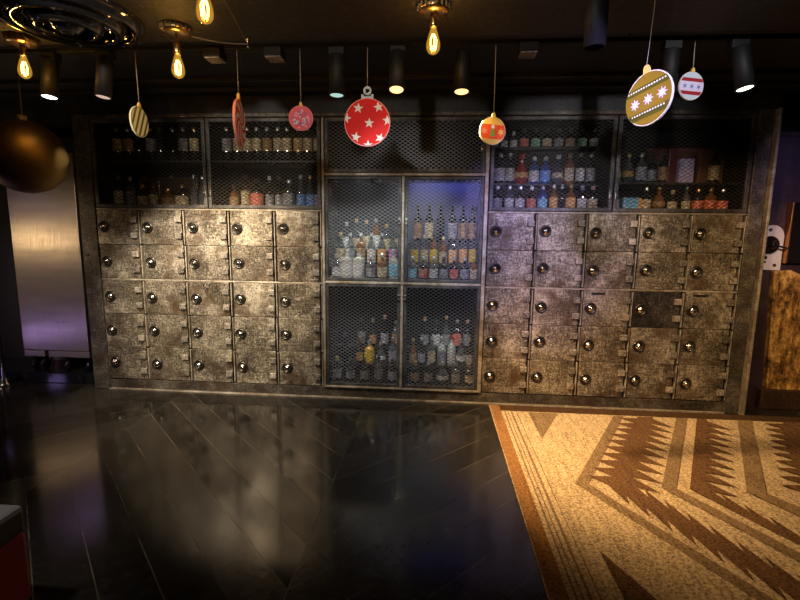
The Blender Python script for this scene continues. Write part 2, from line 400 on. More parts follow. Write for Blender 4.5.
for i, (a, b_) in enumerate(UC):
    t = empty('mesh_cage', ((a+b_)/2, .1, 1.669), UL[i], 'cage')
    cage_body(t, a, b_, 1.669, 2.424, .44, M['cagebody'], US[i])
    lx = b_-.02 if i in (0, 2) else a+.02
    mesh_door(t, a+.004, b_-.004, 1.672, 2.421, M['mesh_dark'], lx, 1.80, .03)
# middle cabinet
mc = empty('mesh_cabinet', (0, .1, .101), 'tall middle cabinet with four wire mesh doors framed in pale worn steel', 'cabinet')
CX = .670
ST = [(1.175, .20, .42, .015), (1.29, .31, .42, .015)]
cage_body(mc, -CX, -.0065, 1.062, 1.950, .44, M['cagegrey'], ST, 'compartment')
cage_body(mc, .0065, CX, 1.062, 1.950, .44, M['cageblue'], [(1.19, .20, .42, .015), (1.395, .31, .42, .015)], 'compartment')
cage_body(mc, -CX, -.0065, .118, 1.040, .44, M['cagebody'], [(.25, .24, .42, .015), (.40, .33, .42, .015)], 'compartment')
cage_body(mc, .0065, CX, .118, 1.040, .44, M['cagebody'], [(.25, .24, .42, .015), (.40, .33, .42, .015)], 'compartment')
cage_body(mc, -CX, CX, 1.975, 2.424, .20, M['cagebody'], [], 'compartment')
m = MB()
m.box(-.6935, -.6705, -.022, .012, .10, 2.424, 0, .004); m.box(.6705, .7035, -.022, .012, .10, 2.424, 0, .004)
m.box(-.670, .670, -.024, .012, 1.040, 1.062, 0, .004); m.box(-.670, .670, -.024, .012, 1.950, 1.975, 0, .004)
m.box(-.670, .670, -.024, .012, .10, .118, 0, .004); m.box(-.012, .012, -.026, .012, .118, 1.040, 0, .004); m.box(-.012, .012, -.026, .012, 1.062, 1.950, 0, .004)
P(m.obj('frame', M['edge'], mc), mc)
m = MB(); m.box(-.10, .09, -.034, -.024, 1.046, 1.062, 0, .004); m.box(-.03, .03, -.042, -.034, 1.044, 1.064, 0, .004); P(m.obj('hasp', M['edge'], mc), mc)
mesh_door(mc, -.667, .667, 1.979, 2.421, M['mesh'], .64, 2.17, .03)
mesh_door(mc, -.667, -.015, 1.065, 1.947, M['mesh'], -.028, 1.58)
mesh_door(mc, .015, .667, 1.065, 1.947, M['mesh'], .028, 1.58)
mesh_door(mc, -.667, -.015, .121, 1.037, M['mesh'], -.028, .92)
mesh_door(mc, .015, .667, .121, 1.037, M['mesh'], .028, .92)

# ---------------------------------------------------------------- bottles
PROF = {
 'tall': [(0, 0), (.95, 0), (1, .02), (1, .60), (.92, .66), (.6, .74), (.36, .80), (.32, .93), (.36, .94), (.36, .955), (.0, .955)],
 'long': [(0, 0), (.95, 0), (1, .02), (1, .74), (.92, .79), (.55, .84), (.36, .87), (.32, .94), (.36, .945), (.36, .955), (0, .955)],
 'slender': [(0, 0), (.95, 0), (1, .02), (1, .50), (.85, .60), (.5, .72), (.34, .80), (.32, .93), (.37, .94), (.37, .955), (0, .955)],
 'squat': [(0, 0), (.93, 0), (1, .03), (1, .56), (.94, .64), (.7, .70), (.34, .74), (.30, .88), (.36, .89), (.36, .905), (0, .905)],
 'square': [(0, 0), (.95, 0), (1, .02), (1, .64), (.94, .69), (.5, .74), (.36, .77), (.34, .92), (.38, .93), (.38, .95), (0, .95)],
 'round': [(0, 0), (.6, 0), (.72, .02), (.94, .16), (1, .30), (.94, .44), (.7, .57), (.4, .65), (.30, .70), (.28, .88), (.34, .89), (.34, .91), (0, .91)],
}
LZ = {'long': (.34, .70), 'tall': (.12, .55), 'slender': (.10, .45), 'squat': (.10, .50), 'square': (.12, .56), 'round': (.2, .42)}
CACHE = {}
def cached(key, fn):
    if key not in CACHE: CACHE[key] = fn()
    return CACHE[key]
def bottle_parts(shape, h, r):
    sq = 7 if shape == 'square' else 2.0
    def body():
        m = MB(); m.lathe([(a*r, z*h) for a, z in PROF[shape]], n=20, sq=sq); return m
    return body, sq
ORD = ['first', 'second', 'third', 'fourth', 'fifth', 'sixth', 'seventh', 'eighth', 'ninth', 'tenth', 'eleventh', 'twelfth', 'thirteenth', 'fourteenth']
def bottle(x, y, z, shape, gl, lab, cap, h, r, label, group):
    body, sq = bottle_parts(shape, h, r)
    key = (shape, gl, h, r)
    me = cached(key, lambda: body().mesh('bottle', GL[gl]))
    o = link('bottle', me, None, (x, y, z), (0, 0, rnd.uniform(-.25, .25)))
    tag(o, label, 'bottle', group)
    if lab:
        z0, z1 = LZ[shape]
        def lm():
            m = MB()
            if shape == 'round': prof = [(.985*r+.002, .22*h), (r+.0025, .30*h), (.965*r+.002, .40*h)]
            else: prof = [(r+.0015, z0*h), (r+.0015, z1*h)]
            m.lathe(prof, n=14, sq=sq, a0=R(-90-95), a1=R(-90+95)); return m.mesh('bottle_label', LB[lab])
        link('bottle_label', cached(('l', shape, lab, h, r), lm), o)
    if cap:
        top = PROF[shape][-1][1]*h
        def cm():
            m = MB(); rc = max(.0115, r*.42)
            m.lathe([(rc*.96, 0), (rc, .002), (rc, .03), (rc*.85, .034), (0, .034)], n=12); return m.mesh('bottle_cap', CP[cap])
        link('bottle_cap', cached(('c', cap, r), cm), o, (0, 0, top-.008))
    return o
CW = {'white': 'white', 'cream': 'cream', 'red': 'red', 'blue': 'blue', 'cyan': 'light blue', 'orange': 'orange', 'green': 'green', 'gold': 'gold', 'magenta': 'magenta', 'black': 'black', 'yellow': 'yellow', 'lilac': 'lilac', 'grey': 'grey', 'tan': 'tan'}
def row(y, z, where, group, items):
    """items: (x, shape, glass, label, cap, h, r)"""
    items = sorted(items, key=lambda i: i[0])
    for i, (x, sh, gl, lab, cap, h, r) in enumerate(items):
        lb = ('%s-labelled %s %s bottle' % (CW[lab], gl, sh.replace('long', 'tall')) if lab else 'plain %s %s bottle' % (gl, sh.replace('long', 'tall')))
        bottle(x, y, z, sh, gl, lab, cap, h, r, '%s, %s from left %s' % (lb, ORD[i], where), group)
def span(x0, x1, n, j=.006): return [x0+(x1-x0)*i/(n-1)+rnd.uniform(-j, j) for i in range(n)]
ch = rnd.choice
# far left cage
its = []
for x, lab, cp in zip(span(-2.64, -1.80, 9), ['cream', 'cream', None, 'grey', None, None, 'grey', 'cream', None], ['silver', 'silver', 'black', 'gold', 'black', 'silver', 'silver', 'gold', 'black']):
    its.append((x, 'long', 'dark', lab, cp, .295, .040))
row(.20, 2.086, 'on far left cage upper shelf', 'bottles on the upper shelf of the far left cage', its)
its = [(-2.63, 'tall', 'dark', 'white', 'silver', .27, .042), (-2.515, 'tall', 'clear', 'grey', 'silver', .26, .042), (-2.40, 'squat', 'brown', 'cream', 'gold', .20, .046),
       (-2.295, 'tall', 'clear', 'cream', 'black', .21, .036), (-2.155, 'squat', 'amber', 'tan', 'gold', .17, .062), (-2.02, 'square', 'dark', 'cream', 'gold', .19, .052),
       (-1.91, 'slender', 'clear', None, 'silver', .28, .034), (-1.83, 'slender', 'clear', None, 'silver', .27, .034), (-1.752, 'slender', 'red', 'red', 'red', .31, .036)]
row(.16, 1.682, 'on far left cage floor', 'bottles on the floor of the far left cage', its)
t = empty('display_case', (-2.22, .34, 1.682), 'low wooden case with brass edges standing behind bottles in far left cage', 'display case')
m = MB(); m.box(-.27, .27, -.06, .06, 0, .27, 0, .004); m.obj('case_box', simple('case_wood', (.06, .03, .015), .4), t)
m = MB()
for z in (.27, .0): m.box(-.28, .28, -.072, -.06, z-(.0 if z == 0 else .012), z+.012, 0, .002)
for x in (-.28, -.1, .268): m.box(x, x+.012, -.071, -.06, .012, .258, 0, .002)
m.obj('brass_trim', M['brass'], t)
for x in (-.274, .0): 
    m = MB(); m.lathe([(.006, 0), (.02, .012), (.022, .026), (.012, .042), (0, .045)], n=12); m.obj('finial', M['brass'], t, (x, 0, .27 if x > -.1 else .27))
# second cage
its = [(x, 'long', 'dark', lab, 'silver', .295, .039) for x, lab in zip(span(-1.60, -.775, 10), ['grey', 'cream', 'cream', 'cream', 'tan', 'cream', 'cream', 'cream', 'cream', 'cream'])]
row(.20, 2.086, 'on second-from-left cage upper shelf', 'bottles on the upper shelf of the cage left of the middle cabinet', its)
its = [(-1.535, 'squat', 'amber', 'tan', 'black', .20, .042), (-1.43, 'tall', 'brown', 'cream', 'black', .28, .040), (-1.325, 'squat', 'dark', 'red', 'black', .26, .056),
       (-1.21, 'slender', 'dark', 'grey', 'silver', .27, .036), (-1.125, 'slender', 'dark', 'grey', 'black', .27, .034), (-1.03, 'square', 'clear', 'grey', 'silver', .24, .048),
       (-.925, 'slender', 'clear', 'blue', 'silver', .28, .038), (-.84, 'slender', 'clear', 'blue', 'gold', .28, .038), (-.765, 'slender', 'clear', 'lilac', 'silver', .27, .034)]
row(.16, 1.682, 'on second-from-left cage floor', 'bottles on the floor of the cage left of the middle cabinet', its)
# third cage: three tiers
its = [(x, 'squat', 'dark', lab, 'black', .165, .036) for x, lab in zip(span(1.03, 1.63, 7, .003), ['red', 'green', 'cream', 'grey', 'cream', 'green', 'grey'])]
its += [(x, 'squat', 'clear', 'white', 'silver', .135, .03) for x in (.78, .86, .94)]
row(.33, 2.226, 'on third-from-left cage top tier', 'bottles on the top tier of the cage right of the middle cabinet', its)
its = [(x, sh, gl, lab, cp, h, r) for x, sh, gl, lab, cp, h, r in [(.764, 'tall', 'dark', 'grey', 'silver', .255, .034), (.835, 'tall', 'dark', 'white', 'silver', .255, .037), (.918, 'tall', 'dark', 'white', 'silver', .255, .037),
       (1.015, 'round', 'red', 'orange', 'red', .255, .056), (1.125, 'squat', 'blue', 'white', 'silver', .235, .042), (1.222, 'squat', 'blue', 'blue', 'silver', .235, .042),
       (1.33, 'round', 'clear', 'cream', 'silver', .25, .046), (1.428, 'square', 'amber', 'cream', 'gold', .25, .038), (1.52, 'tall', 'dark', 'white', 'silver', .255, .036), (1.608, 'tall', 'dark', 'grey', 'silver', .255, .036)]]
row(.30, 1.916, 'on third-from-left cage middle tier', 'bottles on the middle tier of the cage right of the middle cabinet', its)
its = [(x, sh, gl, lab, cp, .205, r) for x, sh, gl, lab, cp, r in [(.80, 'squat', 'dark', 'grey', 'silver', .038), (.90, 'squat', 'clear', 'white', 'silver', .038), (.99, 'squat', 'dark', 'white', 'silver', .038),
       (1.085, 'squat', 'dark', 'red', 'white', .037), (1.178, 'squat', 'blue', 'cyan', 'silver', .039), (1.27, 'tall', 'amber', 'orange', 'silver', .033), (1.34, 'tall', 'dark', None, 'silver', .03), (1.412, 'tall', 'amber', 'orange', 'gold', .037), (1.505, 'squat', 'dark', 'white', 'silver', .037), (1.592, 'squat', 'dark', 'cream', 'cork', .04)]]
row(.15, 1.682, 'on third-from-left cage floor', 'bottles on the floor of the cage right of the middle cabinet', its)
# fourth cage
its = [(1.78, 'round', 'gold', 'cream', 'gold', .24, .045), (1.885, 'round', 'clear', 'gold', 'gold', .25, .046), (1.988, 'square', 'clear', 'grey', 'silver', .24, .040), (2.075, 'squat', 'dark', 'grey', 'black', .23, .04), (2.165, 'tall', 'dark', 'tan', 'black', .25, .036), (2.575, 'tall', 'dark', 'cream', 'black', .27, .042)]
row(.20, 1.916, 'on far right cage shelf', 'bottles on the shelf of the far right cage', its)
its = [(1.77, 'squat', 'clear', 'cream', 'silver', .20, .042), (2.03, 'squat', 'dark', 'cream', 'silver', .2, .042), (2.135, 'round', 'amber', 'tan', 'gold', .21, .048), (2.245, 'squat', 'dark', 'cream', 'cork', .17, .036), (2.355, 'slender', 'clear', 'cream', 'silver', .2, .034), (2.45, 'squat', 'dark', 'red', 'gold', .19, .042), (2.55, 'squat', 'amber', 'red', 'gold', .2, .044), (2.645, 'squat', 'dark', 'red', 'silver', .19, .04)]
row(.16, 1.682, 'on far right cage floor', 'bottles on the floor of the far right cage', its)
def carton(x, y, z, w, d, h, mat, label, cat='box', name='carton', trim=None):
    m = MB(); m.box(-w/2, w/2, -d/2, d/2, 0, h, 0, .003)
    m.box(-w/2+.004, w/2-.004, -d/2-.0015, -d/2+.002, h*.35, h*.75, 1)
    o = m.obj(name, [mat, trim or mat], None, (x, y, z)); return tag(o, label, cat)
carton(1.90, .17, 1.682, .125, .09, .115, LB['cyan'], 'light blue carton on the far right cage floor beside a cream-labelled bottle')
carton(1.975, .17, 1.682, .022, .09, .112, LB['orange'], 'narrow orange carton beside the light blue carton in far right cage')
carton(2.335, .20, 1.916, .115, .09, .20, LB['lilac'], 'pale lilac carton on the far right cage shelf before wooden panels')
WOOD = worn('red_wood', (.05, .014, .008), (.13, .04, .022), (.22, .08, .04), metal=0, rand=True)
m = MB()
for i, x in enumerate((2.10, 2.25, 2.40, 2.55)):
    m.box(x, x+.146, .385, .405, 1.916, 2.24, 0, .003)
tag(m.obj('wood_panel', WOOD), 'reddish slatted wooden panel leaning at the back of far right cage', 'panel')
m = MB(); m.box(2.205, 2.272, .19, .25, 1.916, 2.205, 0, .004); tag(m.obj('gift_case', simple('dark_red_lacquer', (.10, .008, .006), .35)), 'dark red upright case standing on the far right cage shelf', 'case')
m = MB(); m.box(2.475, 2.49, .247, .29, 1.916, 2.20, 0, .002); m.box(2.66, 2.675, .247, .29, 1.916, 2.20, 0, .002); m.box(2.49, 2.66, .275, .29, 1.916, 2.20); m.box(2.49, 2.66, .247, .275, 2.186, 2.20)
tag(m.obj('bottle_box', simple('orange_wood', (.26, .10, .03), .5)), 'open orange-brown wooden box behind a dark bottle in far right cage', 'box')

# middle cabinet upper doors: three stepped tiers
def tier(x0, x1, n, y, z, where, group, glasses, labels, h, r, shapes=('tall', 'tall', 'slender', 'square', 'squat'), caps=('silver', 'black', 'gold', 'cork')):
    its = []
    for x in span(x0, x1, n, .005):
        its.append((x, ch(shapes), ch(glasses), ch(labels), ch(caps), round(h+rnd.choice([-.02, 0, .015]), 3), r))
    row(y, z, where, group, its)
G = 'bottles behind the %s mesh door'
tier(-.56, -.09, 6, .37, 1.291, 'on upper left door back tier', G % 'upper left', ['clear', 'clear', 'dark', 'amber'], ['white', 'cream', 'grey', 'cream'], .29, .037)
its = [(x, sh, gl, lab, cp, .29, .038) for x, sh, gl, lab, cp in [(-.59, 'tall', 'clear', 'cream', 'gold'), (-.50, 'tall', 'clear', 'grey', 'silver'), (-.40, 'square', 'amber', 'tan', 'silver'), (-.305, 'tall', 'clear', 'white', 'silver'), (-.21, 'tall', 'clear', 'orange', 'silver'), (-.105, 'tall', 'clear', 'magenta', 'black')]]
row(.255, 1.176, 'on upper left door middle tier', G % 'upper left', its)
its = [(-.595, 'squat', 'clear', 'white', 'silver', .21, .042), (-.50, 'square', 'pale', 'white', 'silver', .255, .046), (-.395, 'square', 'pale', 'white', 'gold', .255, .046), (-.29, 'squat', 'clear', 'grey', 'silver', .2, .04), (-.185, 'squat', 'amber', 'cream', 'silver', .22, .045), (-.085, 'square', 'pale', 'cyan', 'silver', .25, .042)]
row(.10, 1.075, 'on upper left door front tier', G % 'upper left', its)
its = [(x, 'tall', 'dark', lab, 'black', .33, .038) for x, lab in zip((.11, .215, .32, .43, .525, .61), ('tan', 'cream', None, 'grey', 'tan', 'tan'))]
row(.37, 1.396, 'on upper right door back tier', G % 'upper right', its)
tier(.085, .615, 7, .255, 1.191, 'on upper right door middle tier', G % 'upper right', ['clear', 'dark', 'amber', 'clear'], ['cream', 'white', 'yellow', 'orange', 'cream'], .28, .034)
its = [(x, 'squat', gl, lab, cp, .2, .036) for x, gl, lab, cp in [(.085, 'clear', 'cyan', 'silver'), (.175, 'dark', 'red', 'silver'), (.265, 'clear', 'white', 'silver'), (.355, 'dark', 'grey', 'black'), (.445, 'dark', 'red', 'silver'), (.535, 'dark', 'grey', 'silver'), (.62, 'amber', 'cream', 'gold')]]
row(.10, 1.075, 'on upper right door front tier', G % 'upper right', its)
# lower doors
tier(-.42, -.08, 4, .37, .401, 'on lower left door back tier', G % 'lower left', ['clear', 'dark', 'dark'], ['grey', 'black', 'tan'], .27, .036)
its = [(x, sh, gl, lab, cp, h, r) for x, sh, gl, lab, cp, h, r in [(-.56, 'slender', 'dark', None, 'black', .27, .034), (-.42, 'slender', 'brown', 'gold', 'gold', .24, .032), (-.325, 'squat', 'gold', 'yellow', 'silver', .22, .046), (-.215, 'round', 'clear', 'white', 'silver', .2, .042), (-.10, 'tall', 'clear', 'grey', 'silver', .24, .04)]]
row(.285, .251, 'on lower left door middle tier', G % 'lower left', its)
tier(-.60, -.09, 5, .12, .131, 'on lower left door front tier', G % 'lower left', ['dark', 'clear', 'dark'], ['grey', 'black', None], .2, .038, ('squat', 'tall'))
tier(.20, .60, 5, .37, .401, 'on lower right door back tier', G % 'lower right', ['clear', 'dark', 'clear'], ['grey', 'white', 'red', 'grey'], .28, .036)
its = [(x, sh, gl, lab, cp, h, r) for x, sh, gl, lab, cp, h, r in [(.09, 'slender', 'amber', 'tan', 'gold', .24, .032), (.17, 'slender', 'dark', 'grey', 'silver', .25, .032), (.265, 'tall', 'clear', 'cream', 'silver', .26, .036), (.36, 'tall', 'pale', 'grey', 'silver', .26, .04), (.45, 'tall', 'pale', 'white', 'red', .28, .038), (.54, 'round', 'clear', 'white', 'silver', .26, .044), (.618, 'slender', 'dark', 'cream', 'gold', .25, .03)]]
row(.285, .251, 'on lower right door middle tier', G % 'lower right', its)
its = [(x, sh, gl, lab, cp, h, r) for x, sh, gl, lab, cp, h, r in [(.12, 'squat', 'dark', 'tan', 'gold', .19, .038), (.24, 'squat', 'dark', 'black', 'silver', .19, .038), (.37, 'round', 'clear', 'white', 'silver', .2, .052), (.49, 'squat', 'clear', 'grey', 'silver', .19, .038), (.61, 'squat', 'dark', 'cream', 'gold', .18, .036)]]
row(.12, .131, 'on lower right door front tier', G % 'lower right', its)

# ---------------------------------------------------------------- rug
m = MB(); RX0, RX1, RY0, RY1, H = .775, 3.75, -3.3, -.05, .010
m.box(RX0, RX1, RY0, RY1, .0005, H, 0, .003)
lay = [0]
def flat(poly, mi):
    lay[0] += 1; z = H+.0004+lay[0]*.00004
    m.add([(x, y, z) for x, y in poly], [tuple(range(len(poly)))], mi)
YA = -1.29; SL = .575
BX1, BY0, BY1 = 3.70, -2.75, -.19
def chev(a, w, mi, y0=BY0, y1=BY1):
    def quad(ya, yb):
        pts = []
        xa, xb = a+SL*abs(ya-YA), a+SL*abs(yb-YA)
        poly = [(xa, ya), (min(xa+w, BX1), ya), (min(xb+w, BX1), yb), (xb, yb)]
        if xa < BX1 and xb < BX1: flat(poly, mi)
    n = 10
    for i in range(n): quad(y0+(YA-y0)*i/n, y0+(YA-y0)*(i+1)/n)
    for i in range(n): quad(YA+(y1-YA)*i/n, YA+(y1-YA)*(i+1)/n)
def saw(a, w, mi, left=True, right=True, d=.12, p=.106, y0=BY0, y1=BY1):
    chev(a, w, mi, y0, y1)
    for sgn, yend in ((1, y1), (-1, y0)):
        k = 0
        while True:
            ya = YA+sgn*k*p; yb = YA+sgn*(k+1)*p
            if abs(yb-YA) > abs(yend-YA): break
            xa, xb = a+SL*abs(ya-YA), a+SL*abs(yb-YA)
            if xb+w+d < BX1:
                if left: flat([(xa+.002, ya), (xb+.002, yb), (xa-d*.75, ya+.10) if sgn > 0 else (xb+.02-d*.3, yb-.10)], mi)
                if right: flat([(xa+w-.002, ya), (xb+w-.002, yb), (xb+w+d*.75, ya-.06) if sgn > 0 else (xa+w+d*.1, ya+.085)], mi)
            k += 1
flat([(RX0+.004, RY0+.01), (RX0+.085, RY0+.01), (RX0+.085, RY1-.004), (RX0+.004, RY1-.004)], 3)
flat([(RX0+.085, RY1-.004), (RX0+.085, -.178), (RX1-.004, -.178), (RX1-.004, RY1-.004)], 4)
for x, w in ((.885, .010), (.912, .007), (.940, .014), (.985, .006)): flat([(x, RY0+.01), (x+w, RY0+.01), (x+w, -.19), (x, -.19)], 1)
# side wedges
for sgn in (1, -1):
    y_a = YA+sgn*.585; y_b = BY1 if sgn > 0 else YA-1.46
    flat([(1.083, y_a), (1.083+.475*abs(y_b-y_a), y_b), (1.083+.475*abs(y_b-y_a)-.12, y_b), (1.083, y_b-sgn*.0)], 2 if sgn < 0 else 1)
chev(1.145, .082, 1)
saw(1.335, .125, 2)
chev(1.640, .085, 1); 
saw(1.80, .08, 2, left=False)
chev(2.115, .11, 1)
saw(2.46, .34, 2)
chev(3.02, .10, 1); saw(3.3, .12, 2, right=False)
o = m.obj('rug', [M['rug_pale'], M['rug_mid'], M['rug_dark'], M['rug_rust'], M['rug_edge']])
tag(o, 'tan rug with dark saw-toothed chevrons on the black plank floor', 'rug')

# ---------------------------------------------------------------- left recess: steel unit, pole, plinth, stool
t = empty('steel_unit', (-3.35, .3, .10), 'brushed stainless steel unit on casters behind the big gold ball', 'steel unit')
m = MB(); m.box(-.36, .36, -.16, .16, .15, 2.2, 0, .006); m.obj('body', M['black'], t)
m = MB(); m.box(-.342, .332, -.185, -.16, .215, 2.06, 0, .004); m.obj('door', M['steel'], t)
m = MB(); m.box(-.342, -.13, -.183, -.16, .15, .208, 0, .003); m.box(-.09, .332, -.183, -.16, .15, .208, 0, .003); m.obj('kick_trim', M['steel'], t)
for x in (-.29, -.20, .06, .28):
    c = MB(); c.lathe([(.01, -.016), (.052, -.016), (.055, -.01), (.055, .01), (.052, .016), (.01, .016)], (0, 0, .055), 'x', 18); c.box(-.022, .022, -.02, .02, .10, .15, 0, .003)
    c.obj('caster', M['blackgloss'], t, (x, -.11, 0))
m = MB(); m.box(-4.35, -2.89, .08, .54, 0, .10, 0, .006); tag(m.obj('platform', M['blackgloss']), 'low black platform under the brushed steel unit', 'platform')
m = MB(); m.box(-3.74, -2.9, .495, .54, .10, .40, 0, .003); tag(m.obj('back_board', worn('pale_board', (.1, .07, .05), (.3, .22, .16), (.45, .34, .26), metal=0)), 'pale stained board visible between casters behind the steel unit', 'board')
t = empty('pole', (-3.79, -.03, 0), 'shiny chrome pole at the left edge beside the steel unit', 'pole')
m = MB(); m.lathe([(.022, .05), (.022, 2.58)], n=20); m.obj('tube', M['chrome'], t)
m = MB(); m.lathe([(.07, 0), (.07, .012), (.045, .03), (.04, .06), (.024, .07), (.0, .07)], n=24); m.obj('foot', M['chrome'], t)
t = empty('ottoman', (-1.56, -2.63, 0), 'low square stool with grey cushion top and sides coloured as a red glow, foreground', 'stool')
m = MB(); m.box(-.3, .3, -.215, .215, .05, .33, 0, .012); m.obj('red_glow_base', simple('red_glow_fabric', (.34, .008, .010), .75, 0, Sheen_Weight=.4), t)  # red base colour stands in for a red glow on the sides
m = MB(); m.box(-.305, .305, -.22, .22, .33, .44, 0, .02); m.obj('cushion', simple('grey_fabric', (.09, .09, .095), .8), t)
for x in (-.25, .25):
    for y in (-.17, .17):
        q = MB(); q.lathe([(.018, 0), (.024, .05)], n=12); q.obj('leg', M['black'], t, (x, y, 0))

# ---------------------------------------------------------------- right side
t = empty('lock_plate', (3.085, .199, 1.40), 'white arched lock plate with round black dial right of the steel post', 'lock')
m = MB(); pts = [(-.10, -.19), (.095, -.19), (.095, .085)]+[(.095*math.cos(a), .085+.10*math.sin(a)) for a in [math.pi*i/14 for i in range(1, 14)]]+[(-.10, .085)]
m.prism(pts, -.02, 0); m.obj('plate', simple('white_enamel', (.62, .60, .66), .4), t)
m = MB(); m.lathe([(.075, 0), (.075, .02), (.062, .032), (.03, .034), (.028, .06), (.02, .07), (0, .07)], (-.02, -.02, .02), 'y', 28)
m.tube([(-.02, -.07, .02), (.10, -.07, -.005)], .008, 8); m.obj('dial', M['blackgloss'], t)
for x, z, r in ((-.02, .145, .014), (-.035, -.085, .016), (-.035, -.122, .008), (.045, -.15, .014)):
    q = MB(); q.lathe([(r, 0), (r, .004), (r*.6, .007), (0, .007)], (x, -.02, z), 'y', 12); q.obj('bolt', M['black'], t)
m = MB()
zs = [.178, .45, .8, 1.1, 1.22]; pts = [(3.175, .178), (4.39, .178), (4.39, 1.17)]+[(3.12+i*.13, 1.20+.035*math.sin(i*2.1)+.02*math.sin(i*5.3)) for i in range(9, -1, -1)]
m.prism(pts, .15, .199); tag(m.obj('gilded_panel', M['burl']), 'rough gilded panel with ragged top beside the black gap on right', 'panel')
t = empty('dark_screen', (3.655, .19, 1.27), 'black framed screen with thin copper edge above the gilded panel', 'screen')
m = MB(); m.box(-.45, .6, -.035, .008, .0, .5, 0, .004); m.obj('pane', M['blackgloss'], t)
m = MB(); m.box(-.468, -.451, -.05, .008, .0, .5, 0, .003); m.obj('copper_edge', simple('copper', (.55, .26, .10), .35, 1), t)

# ---------------------------------------------------------------- ceiling fittings
t = empty('ceiling_diffuser', (-1.53, -1.65, ZS), 'round glossy black air diffuser with concentric rings on the ceiling', 'air diffuser')
for r0, r1, z0, z1, nm in ((.337, .28, -.01, -.045, 'outer_ring'), (.26, .20, -.02, -.06, 'ring'), (.17, .11, -.03, -.075, 'ring'), (.09, .0, -.04, -.085, 'cone')):
    q = MB(); q.lathe([(r0, 0), (r0, z0), (r0-.012, z0-.012), ((r0+r1)/2, (z0+z1)/2-.016), (r1+.001, z1), (max(r1, .0), z1+.012), (max(r1-.01, 0), 0)][::1], n=48); q.obj(nm, M['blackgloss'], t)
# track
t = empty('light_track', (0, -1.17, ZC), 'thin dark lighting track running across the ceiling', 'track')
m = MB(); m.box(-4.2, 4.2, -.014, .014, -.085, -.060, 0, .003); m.obj('rail', M['can'], t)
for x in (-3.6, -2.4, -1.2, 0.2, 1.3, 2.4, 3.6):
    q = MB(); q.lathe([(.006, -.061), (.006, 0)], n=10); q.obj('hanger', M['can'], t, (x, 0, 0))
def emit(name, col, s):
    t = NT(name); e = t.n('Emission'); e.inputs[0].default_value = (*col, 1); e.inputs[1].default_value = s; t.l(e, 0, t.out, 0); return t.m
EM_W = emit('lamp_white', (1, .97, .86), 6); EM_T = emit('lamp_teal', (.55, .85, .76), .8); EM_O = emit('lamp_warm', (1, .58, .2), 2.6)
EM_P = emit('lamp_pink', (.9, .62, .5), .75); EM_C = emit('lamp_cream', (1, .95, .75), 4)
def aim(o, d): o.rotation_euler = Vector(d).to_track_quat('-Z', 'Y').to_euler()
def lamp(name, loc, tgt, energy, col, ang=70, blend=.6, rad=.006):
    L = bpy.data.lights.new(name, 'SPOT'); L.energy = energy; L.color = col; L.spot_size = R(ang); L.spot_blend = blend; L.shadow_soft_size = rad
    o = bpy.data.objects.new(name, L); COL.objects.link(o); o.location = loc; aim(o, Vector(tgt)-Vector(loc)); return o
def can(x, y, zt, ln, tilt, face, label, group='track spotlights'):
    t = empty('spotlight', (x, y, zt), label, 'spotlight', group)
    q = MB(); q.box(-.045, .045, -.032, .032, -.05, -.0045, 0, .005); q.obj('adapter', M['can'], t)
    b_ = MB(); b_.lathe([(.0, -.049), (.043, -.049), (.045, -.053), (.045, -.04-ln), (.041, -.04-ln), (.039, -.03-ln), (0, -.03-ln)], n=28)
    bo = b_.obj('barrel', M['can'], t, (0, 0, 0), tilt)
    f = MB(); f.lathe([(0, -.035-ln), (.038, -.035-ln)], n=24); f.obj('lens', face, bo)
    return t
CANS = [(-2.04, EM_W, 'spotlight at far left of the track with a glaring white lens', (R(-8), 0, 0)), (-1.69, EM_P, 'spotlight with a dim pink lens, second from the left', (R(-6), R(4), 0)),
        (-.304, EM_T, 'spotlight with a dim teal lens above the red star bauble', (R(-4), 0, 0)), (.044, EM_O, 'spotlight with glowing orange lens right of the red star bauble', (R(-16), 0, 0)),
        (.404, EM_O, 'spotlight with glowing orange lens above the orange tree bauble', (R(-10), 0, 0)), (1.52, M['can'], 'dark unlit spotlight behind the gold bauble string', (0, 0, 0)),
        (1.86, EM_C, 'spotlight at far right whose lens shows a white sliver', (R(-9), R(-8), 0))]
for x, fc, lb, tl in CANS: can(x, -1.17, 2.52, .23, tl, fc, lb)
can(.925, -1.8, 2.5095, .215, (0, 0, 0), M['can'], 'spotlight nearest the camera, cut off by the top edge', None)
for x, lb in ((-1.023, 'small black track box right of the striped green bauble'), (-.667, 'small black track box left of the pink bauble'), (.762, 'small black track box right of the orange-lit spotlights')):
    q = MB(); q.box(-.05, .05, -.05, .05, -.035, .0155, 0, .004); q.box(-.045, .045, -.045, .05, -.043, -.035, 1, .002)
    tag(q.obj('hanging_track_box', [M['can'], M['hinge']], None, (x, -1.17, 2.50)), lb, 'track box', 'track boxes')
